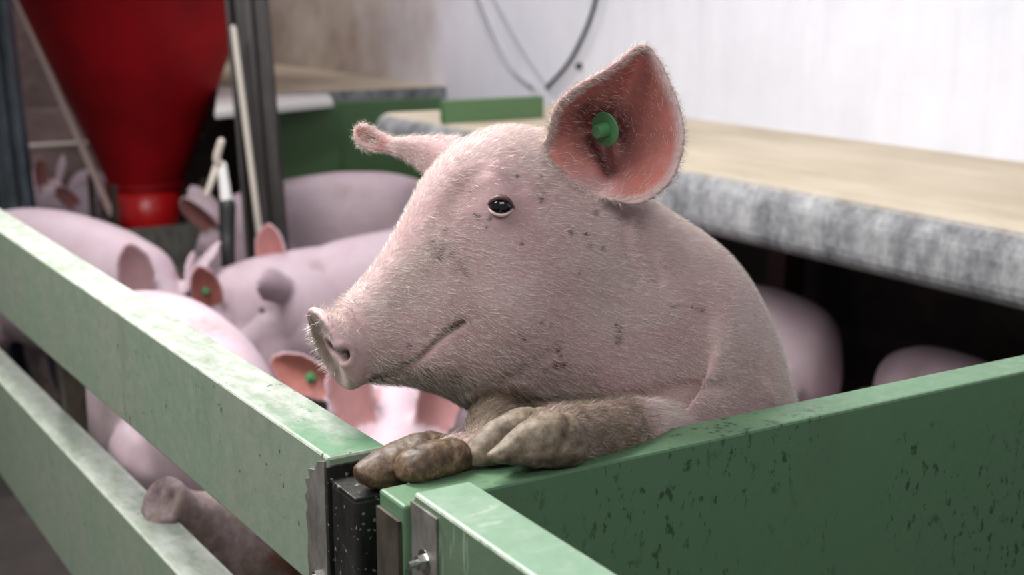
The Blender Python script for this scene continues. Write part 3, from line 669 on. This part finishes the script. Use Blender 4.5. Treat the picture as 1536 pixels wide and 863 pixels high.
# claws
def claw(rows_, Y, material, sole=1.0015):
    """a cloven toe: blunt heel, pointed tip, flattened against whatever it stands on"""
    gg = Geo(); ss = []
    for T, B, wd, dy in rows_: ss.append([*W3(*T, Y+dy), *W3(*B, Y+dy), wd, 0.12])
    gg.loft(ss, V3([0, -1., 0]), 30, 7, 2.3); me = remesh(gg, .0021, 4); vv_ = getv(me); nn_ = getn(me)
    x0_, x1_ = vv_[:, 0].min(), vv_[:, 0].max(); t_ = (vv_[:, 0]-x0_)/(x1_-x0_)
    dd = -.0015*np.exp(-((t_-.62-.12*(vv_[:, 2]-vv_[:, 2].mean())/.02)/.045)**2)
    dd += V3([mnoise.noise(Vector(q*55.)) for q in vv_])*.0012+V3([mnoise.noise(Vector(q*160.)) for q in vv_])*.0007
    vv_ = vv_+nn_*dd[:, None]
    if sole: vv_[:, 2] = np.where(vv_[:, 2] < sole, sole+(vv_[:, 2]-sole)*.1, vv_[:, 2])
    setv(me, vv_); return link('claw', me, material, main)
claw([((872,632),(874,680),.012,.004),((856,620),(860,694),.0205,.0),((830,620),(836,699),.0225,0),((800,630),(806,701),.021,0),((770,650),(774,698),.0155,0),((746,670),(747,694),.009,.001),((731,682),(732,689),.0025,.002)], -.034, M['claw_near'])
claw([((835,614),(835,680),.015,0),((808,611),(808,688),.021,0),((775,616),(772,694),.0215,0),((745,632),(737,698),.019,0),((717,655),(710,700),.014,0),((698,676),(694,698),.006,0)], .004, M['claw_near'])
claw([((700,664),(700,700),.012,.0),((684,659),(682,708),.019,0),((655,662),(652,716),.0215,0),((625,673),(622,722),.0205,0),((606,683),(603,722),.017,0),((599,692),(597,716),.010,0)], .008, M['claw'], None)
claw([((672,652),(672,700),.015,0),((642,648),(640,710),.021,0),((606,660),(604,724),.0225,0),((572,676),(570,732),.0205,0),((547,692),(546,729),.015,0),((533,703),(534,718),.006,0)], .044, M['claw'], None)
# ear tag of the main pig
tc = hit(903, 200); tn = -FW*.62-RT*.72+UP*-.28; tn /= np.linalg.norm(tn)
def tagpart(name, p, r, dpt, material, r2=None):
    bm = bmesh.new(); bmesh.ops.create_cone(bm, cap_ends=True, segments=36, radius1=r, radius2=r2 or r, depth=dpt)
    q = Vector(tn).to_track_quat('Z', 'Y').to_matrix().to_4x4(); q.translation = Vector(p); bmesh.ops.transform(bm, matrix=q, verts=bm.verts)
    return finish(name, bm, material, et, .0005, segs=1)
tp = ond(908, 194, 1.392)
et = finish('ear_tag', (lambda b: (bmesh.ops.create_cone(b, cap_ends=True, segments=40, radius1=.0185, radius2=.0185, depth=.0022), bmesh.ops.transform(b, matrix=(lambda q: (setattr(q, 'translation', Vector(tp)), q)[1])(Vector(tn).to_track_quat('Z', 'Y').to_matrix().to_4x4()), verts=b.verts), b)[2])(bmesh.new()), M['tag'], main, .0006, segs=1)
tagpart('tag_stud', tp+tn*.007, .0085, .014, M['tag'], .0068); tagpart('tag_shaft', tp-tn*.005, .004, .010, M['tag_dark'])

# ---- bristles: one strand mesh
def bristles(name, me, material, count, length, width, lift, flow, sel, parent, seed=3, bend=.35):
    r = np.random.default_rng(seed); vv = getv(me); nn_ = getn(me)
    polys = np.empty(len(me.polygons)*4, np.int32)
    try: me.polygons.foreach_get('vertices', polys); Pq = polys.reshape(-1, 4)
    except Exception: Pq = V3([list(p.vertices)[:4] if len(p.vertices) > 3 else list(p.vertices)+[p.vertices[0]] for p in me.polygons])
    cen = vv[Pq].mean(1); pn = nn_[Pq].mean(1); prob = sel(cen, pn); ids = np.flatnonzero(prob > 0); pr = prob[ids]/prob[ids].sum()
    k = r.choice(ids, count, p=pr); wgt = r.dirichlet((1, 1, 1, 1), count); P = (vv[Pq[k]]*wgt[..., None]).sum(1); N = pn[k]; N /= np.linalg.norm(N, axis=1)[:, None]+1e-9
    Fd = flow(P); Fd = Fd-N*(Fd*N).sum(1)[:, None]; Fd /= np.linalg.norm(Fd, axis=1)[:, None]+1e-9
    J = r.normal(0, .35, (count, 3)); Dv = Fd+J; Dv -= N*(Dv*N).sum(1)[:, None]; Dv /= np.linalg.norm(Dv, axis=1)[:, None]+1e-9
    L = length*(.55+.9*r.random(count))[:, None]; lf = lift*(.7+.6*r.random(count))[:, None]
    d0 = Dv*(1-lf)+N*lf; d0 /= np.linalg.norm(d0, axis=1)[:, None]
    p1 = P+d0*L*.5; d1 = d0+Dv*bend-N*bend*.2; d1 /= np.linalg.norm(d1, axis=1)[:, None]; p2 = p1+d1*L*.5
    sd = np.cross(d0, r.normal(size=(count, 3))); sd /= np.linalg.norm(sd, axis=1)[:, None]; sd = sd*width/2
    VV = np.stack([P-sd, P+sd, p1+sd*.8, p1-sd*.8, p2], 1).reshape(-1, 3)
    me2 = bpy.data.meshes.new(name); b0 = np.arange(count)*5
    me2.vertices.add(len(VV)); me2.vertices.foreach_set('co', VV.astype(np.float32).ravel())
    li = np.stack([b0, b0+1, b0+2, b0+3, b0+3, b0+2, b0+4], 1).ravel().astype(np.int32)
    me2.loops.add(len(li)); me2.loops.foreach_set('vertex_index', li); me2.polygons.add(count*2)
    ls = np.stack([np.arange(count)*7, np.arange(count)*7+4], 1).ravel().astype(np.int32); me2.polygons.foreach_set('loop_start', ls)
    me2.polygons.foreach_set('loop_total', np.tile([4, 3], count).astype(np.int32)); me2.update(calc_edges=True); me2.validate()
    o = link(name, me2, material, parent); o['kind'] = 'stuff'; return o
back = -HD*1.0+V3([0, 0, -.35])
snout_c = sag(490, 525); eye_c = eh
def flow_main(P): return np.tile(back, (len(P), 1))+.0*P
def leg_near(cn):
    return (np.minimum(seg_dist(cn, near[2:]), seg_dist(cn, far[2:])) < .048)*(cn[:, 0] < near[2][0]+.02)*(cn[:, 2] < 1.07)
def sel_main(cn, pn):
    s = (cn[:, 2] > .93).astype(float)*(((cn-CAM)@FW) < 1.75)
    s *= np.clip(np.linalg.norm(cn-eye_c, axis=1)/.04-.4, 0, 1)
    cc_ = (cn-CAM); dp = cc_@FW; x = CX+F*(cc_@RT)/dp; y = CY-F*(cc_@UP)/dp
    s *= np.where((x < 548)*(x-455 < (y-440)*.9+60), .04, 1)     # bare snout disc
    r_ = np.hypot(y-C0[1], x-C0[0])/np.interp(np.arctan2(y-C0[1], x-C0[0]), oa[od], orr[od], period=2*math.pi)
    s *= np.where((r_ < .93)*(dp < 1.46), .13, 1)
    s *= np.where(leg_near(cn), .12, 1)
    return s*(pn@FW < .45)
bristles('bristle_coat', pigme, M['hair'], 85000, .0085, .00022, .30, flow_main, sel_main, main)
def sel_sn(cn, pn):
    cc_ = (cn-CAM); dp = cc_@FW; x = CX+F*(cc_@RT)/dp; y = CY-F*(cc_@UP)/dp
    t = np.clip((y-470)/110, 0, 1); ex = 464+t*t*34+t*5
    rim = np.exp(-((x-ex+1)/3.5)**2)*(y > 488)*(y < 592)
    topn = np.exp(-((x-515)/22)**2-((y-468)/22)**2)*.8
    return (rim*1.6+topn)*(x < 560)
def flow_sn(P): return np.tile(HD*1.0+V3([0, 0, -.4]), (len(P), 1))
bristles('snout_whiskers', pigme, M['hair'], 900, .0085, .0004, .9, flow_sn, sel_sn, main, 5)
def sel_earrim(cn, pn):
    cc_ = (cn-CAM); dp = cc_@FW; x = CX+F*(cc_@RT)/dp; y = CY-F*(cc_@UP)/dp
    r_ = np.hypot(y-C0[1], x-C0[0])/np.interp(np.arctan2(y-C0[1], x-C0[0]), oa[od], orr[od], period=2*math.pi)
    fe_ = (x > 528)*(x < 650)*(y > 180)*(y < 262)*(dp > 1.45)
    return ((r_ > .93)*(r_ < 1.1)*(dp < 1.47)*(y < 300)*np.where(x < 870, 2.2, 1.0)+fe_*.5)*(cn[:, 2] > 1.1)
def flow_ear(P):
    c3 = ond(905, 222, 1.40); return (P-c3)+.0
bristles('ear_fringe', pigme, M['hair'], 4200, .0065, .00028, .5, flow_ear, sel_earrim, main, 9)
def sel_chin(cn, pn):
    cc_ = (cn-CAM); dp = cc_@FW; x = CX+F*(cc_@RT)/dp; y = CY-F*(cc_@UP)/dp
    return ((x > 560)*(x < 900)*(y > 545)*(y < 640)+(x > 720)*(x < 945)*(y > 610)*.6)*(pn@FW < .4)*(cn[:, 2] > .99)+leg_near(cn)*1.2*(pn@FW < .4)
bristles('chin_bristles', pigme, M['hair_dirty'], 13000, .009, .00028, .35, flow_main, sel_chin, main, 6)


# ================================================================== BACKGROUND FIXTURES
# red feed hopper on its tray
HX, HY = 1.20, 5.0; hp_ = V3([HX, HY, 0])
hop = tag(empty('feed_hopper', (HX, HY, 0)), 'large red funnel-shaped feed hopper standing over a grey trough', 'hopper')
def cone_part(name, zs, rs, material, seg=48, wall=.006):
    gg = Geo(); ring = lambda r, z: [hp_+V3([r*math.cos(a), r*math.sin(a), z]) for a in np.linspace(0, 2*math.pi, seg, endpoint=False)]
    prof = list(zip(rs, zs)); prof += [(max(r-wall, .01), z) for r, z in prof[::-1]]
    R0 = [ring(r, z) for r, z in prof]; v = [p for r in R0 for p in r]; n = len(R0); f = []
    for i in range(n):
        for j in range(seg):
            a, b = i*seg+j, i*seg+(j+1)%seg; c_, d_ = ((i+1)%n)*seg+(j+1)%seg, ((i+1)%n)*seg+j; f.append((a, b, c_, d_))
    gg.add(v, f); me = gg.mesh(); me.transform(Matrix.Translation((-HX, -HY, 0))); return link(name, me, material, hop)
cone_part('funnel', [.56, .58, 1.15, 1.55, 1.57, 2.1], [.165, .170, .40, .555, .565, .57], M['red'])
cone_part('spout', [.37, .39, .565], [.135, .138, .158], M['red2'])
cone_part('collar', [.558, .560, .576, .578], [.170, .180, .180, .172], M['red'])
def slab(p, q, wid, th, wdir, name, material, parent):
    p, q = V3(p), V3(q); t = (q-p)/np.linalg.norm(q-p); wv = V3(wdir, dtype=float); wv -= t*(wv@t); wv /= np.linalg.norm(wv); n_ = np.cross(t, wv)
    bm = bmesh.new(); hexa(bm, [p-wv*wid/2-n_*th/2, p+wv*wid/2-n_*th/2, p+wv*wid/2+n_*th/2, p-wv*wid/2+n_*th/2, q-wv*wid/2-n_*th/2, q+wv*wid/2-n_*th/2, q+wv*wid/2+n_*th/2, q-wv*wid/2+n_*th/2])
    return finish(name, bm, material, parent, min(wid, th)*.15)
dl = -RT  # the side of the funnel seen at its left edge
slab(hp_+dl*.165+V3([0,0,.42]), hp_+dl*.56+V3([0,0,1.50]), .030, .02, dl, 'edge_strip', M['pink_strip'], hop)
bm = bmesh.new(); cc = .21
for (x0_, x1_, y0_, y1_, z0_, z1_) in ((-cc,cc,-cc,-cc+.02,.0,.40), (-cc,cc,cc-.02,cc,.0,.40), (-cc,-cc+.02,-cc+.02,cc-.02,.0,.40), (cc-.02,cc,-cc+.02,cc-.02,.0,.40), (-cc+.02,cc-.02,-cc+.02,cc-.02,.0,.04)):
    bx(bm, HX+x0_, HX+x1_, HY+y0_, HY+y1_, z0_, z1_)
finish('trough', bm, M['steel'], hop)
for s_ in ((-.2,-.2),(.2,-.2),(-.2,.2),(.2,.2)):
    bm = bmesh.new(); bx(bm, HX+s_[0]-.012, HX+s_[0]+.012, HY+s_[1]-.012, HY+s_[1]+.012, .38, .60) ; finish('strut', bm, M['rust_steel'], hop)
# steel posts
def leaning_post(name, label, pb_, pt_, dep, wid, material, flange=True, cat='post'):
    b = ond(*pb_, dep); t = ond(*pt_, dep)
    k = -b[2]/(t[2]-b[2]); b = b+(t-b)*k; t = b+(t-b)*(2.9/(t[2]-b[2]))
    o = tag(empty(name, tuple(map(float, b))), label, cat)
    slab(b, t, wid, .012, RT, 'web', material, o)
    if flange:
        for sg in (-1, 1):
            off = RT*(wid/2)*sg-V3([FW[0], FW[1], 0])*.035; slab(b+off, t+off, .07, .016, V3([FW[0], FW[1], 0]), 'flange', material, o)
        off = -V3([FW[0], FW[1], 0])*.025; slab(b+off, t+off, wid*.28, .03, RT, 'rib', material, o)
    return o
leaning_post('steel_post', 'brown channel-section steel post just right of the red hopper', (398, 300), (373, 0), 4.7, .125, M['brown_post'])
leaning_post('steel_post', 'dark blue-grey steel post at the far left edge', (20, 270), (-12, 0), 4.9, .13, M['blue_post'])
b, t = ond(383, 300, 4.55), ond(350, 42, 4.55); k = -b[2]/(t[2]-b[2]); b = b+(t-b)*k
gg = Geo(); gg.tube([b+V3([0,0,.02]), (b+t)/2, t], [.011]*3, 14, 3); tag(link('white_pipe', gg.mesh(), M['cream_pl']), 'thin white pipe running up beside the brown steel post', 'pipe')
# drinker
def D3(px, py, dep): return ond(px, py, dep)
dr = tag(empty('drinker_pipe', tuple(map(float, V3([*D3(343, 400, 4.25)[:2], 0])))), 'upright drinker pipe, white on top and black rubber below', 'drinker')
dl_ = V3(dr.location)
def dpart(name, P, R_, material):
    gg = Geo(); gg.tube(P, R_, 16, 4); me = gg.mesh(); me.transform(Matrix.Translation(tuple(-dl_))); return link(name, me, material, dr)
bb = D3(343, 405, 4.25); dpart('rubber_sleeve', [V3([bb[0], bb[1], .02]), bb, D3(341, 350, 4.25), D3(341, 308, 4.25)], [.022, .022, .025, .027], M['black'])
dpart('pipe', [D3(341, 312, 4.25), D3(337, 280, 4.25), D3(333, 248, 4.25)], [.020, .018, .015], M['white_pl'])
dpart('elbow', [D3(333, 250, 4.25), D3(325, 238, 4.23), D3(332, 212, 4.22)], [.014, .013, .012], M['cream_pl'])
dpart('side_tube', [D3(326, 246, 4.25), D3(318, 270, 4.24), D3(310, 292, 4.24)], [.012, .011, .010], M['cream_pl'])
# green end panels of the pen
ye = 4.25
def panel_x(name, label, xa, xb, y, th, z):
    bm = bmesh.new(); bx(bm, xa, xb, y, y+th, 0, z); return tag(finish(name, bm, M['back_green'], None, .004), label, 'panel')
xs = [ony(x, 150, ye)[0] for x in (400, 508)]; zt_ = ony(500, 151, ye)[2]-.012
panel_x('end_panel', 'dark green end panel of the pen beside the brown post', xs[0], xs[1], ye, .05, zt_)
panel_x('end_panel', 'darker green end panel behind the rearing pig\'s far ear', xs[1]+.015, 2.35, ye+.04, .05, zt_)
ya = onz(700, 184, 1.0)[1]; xa, xb = ony(668, 170, ya)[0], ony(816, 170, ya)[0]
bm = bmesh.new(); bx(bm, xa, xb, ya, ya+.04, 1.0, 1.075); tag(finish('green_plank', bm, M['back_green'], None, .004), 'green plank standing on the ledge behind the rearing pig\'s forehead', 'plank')
q4 = [onz(x, y, zt_+.035) for x, y in ((322, 167), (500, 150), (478, 118), (330, 104))]
bm = bmesh.new(); hexa(bm, [p-V3([0,0,.03]) for p in q4]+q4); tag(finish('white_board', bm, M['white_pl'], None, .006), 'white board lying flat across the dark green end panel', 'board')
bm = bmesh.new(); bx(bm, -.3, 2.05, 6.4, 6.46, 0, .80); 
tag(finish('plank_partition', bm, M['brown_wall'], None), 'dull brown partition far behind the red hopper', 'partition')
gg = Geo(); gg.tube([(-.2, 6.3, .62), (.6, 6.3, .62), (1.9, 6.3, .62)], [.014]*3, 10, 2); tag(link('water_pipe', gg.mesh(), M['cream_pl']), 'pale pipe running along the distant brown partition', 'pipe')
# dark sheet standing in for the black shade under the ledge; support post
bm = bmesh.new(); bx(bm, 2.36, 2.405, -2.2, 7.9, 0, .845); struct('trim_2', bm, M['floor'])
bm = bmesh.new(); bx(bm, 2.2, 2.28, 1.86, 1.94, 0, .843); tag(finish('ledge_support', bm, M['brown_pl'], None, .004), 'dark red-brown support post in the shadow below the ledge', 'post')
# cables on the wall, plus one cable's shadow built as a grey strand
def wallpts(L, x=2.39): return [onx(a, b_, x) for a, b_ in L]
gg = Geo(); gg.tube(wallpts([(900,-40),(893,0),(878,45),(852,95),(820,131)]), [.0075]*5, 10, 6); tag(link('cable', gg.mesh(), M['blue_post']), 'dark cable curving down the white wall above the pig\'s head', 'cable')
M['cable_and_shadow_grey'] = mat('cable_and_shadow_grey', (.42, .42, .45), .6)
gg = Geo(); gg.tube(wallpts([(700,-40),(713,0),(737,58),(762,98),(795,128)]), [.008]*5, 10, 6); tag(link('cable', gg.mesh(), M['cable_and_shadow_grey']), 'thicker grey strand standing for a cable shadow, leftmost on the white wall', 'cable')
gg = Geo(); gg.tube(wallpts([(722,-40),(738,0),(768,55),(796,98),(820,131)]), [.0045]*5, 10, 6); tag(link('cable', gg.mesh(), M['cable_and_shadow_grey']), 'thin pale cable, the middle one hanging on the white wall', 'cable')
bm = bmesh.new(); q = Vector((-1,0,0)).to_track_quat('Z','Y').to_matrix().to_4x4(); q.translation = Vector(onx(868, 99, 2.402)); bmesh.ops.create_cone(bm, cap_ends=True, segments=12, radius1=.014, radius2=.010, depth=.02, matrix=q)
tag(finish('wall_bolt', bm, M['blue_post']), 'small dark bolt head in the white wall left of the ear tip', 'bolt')
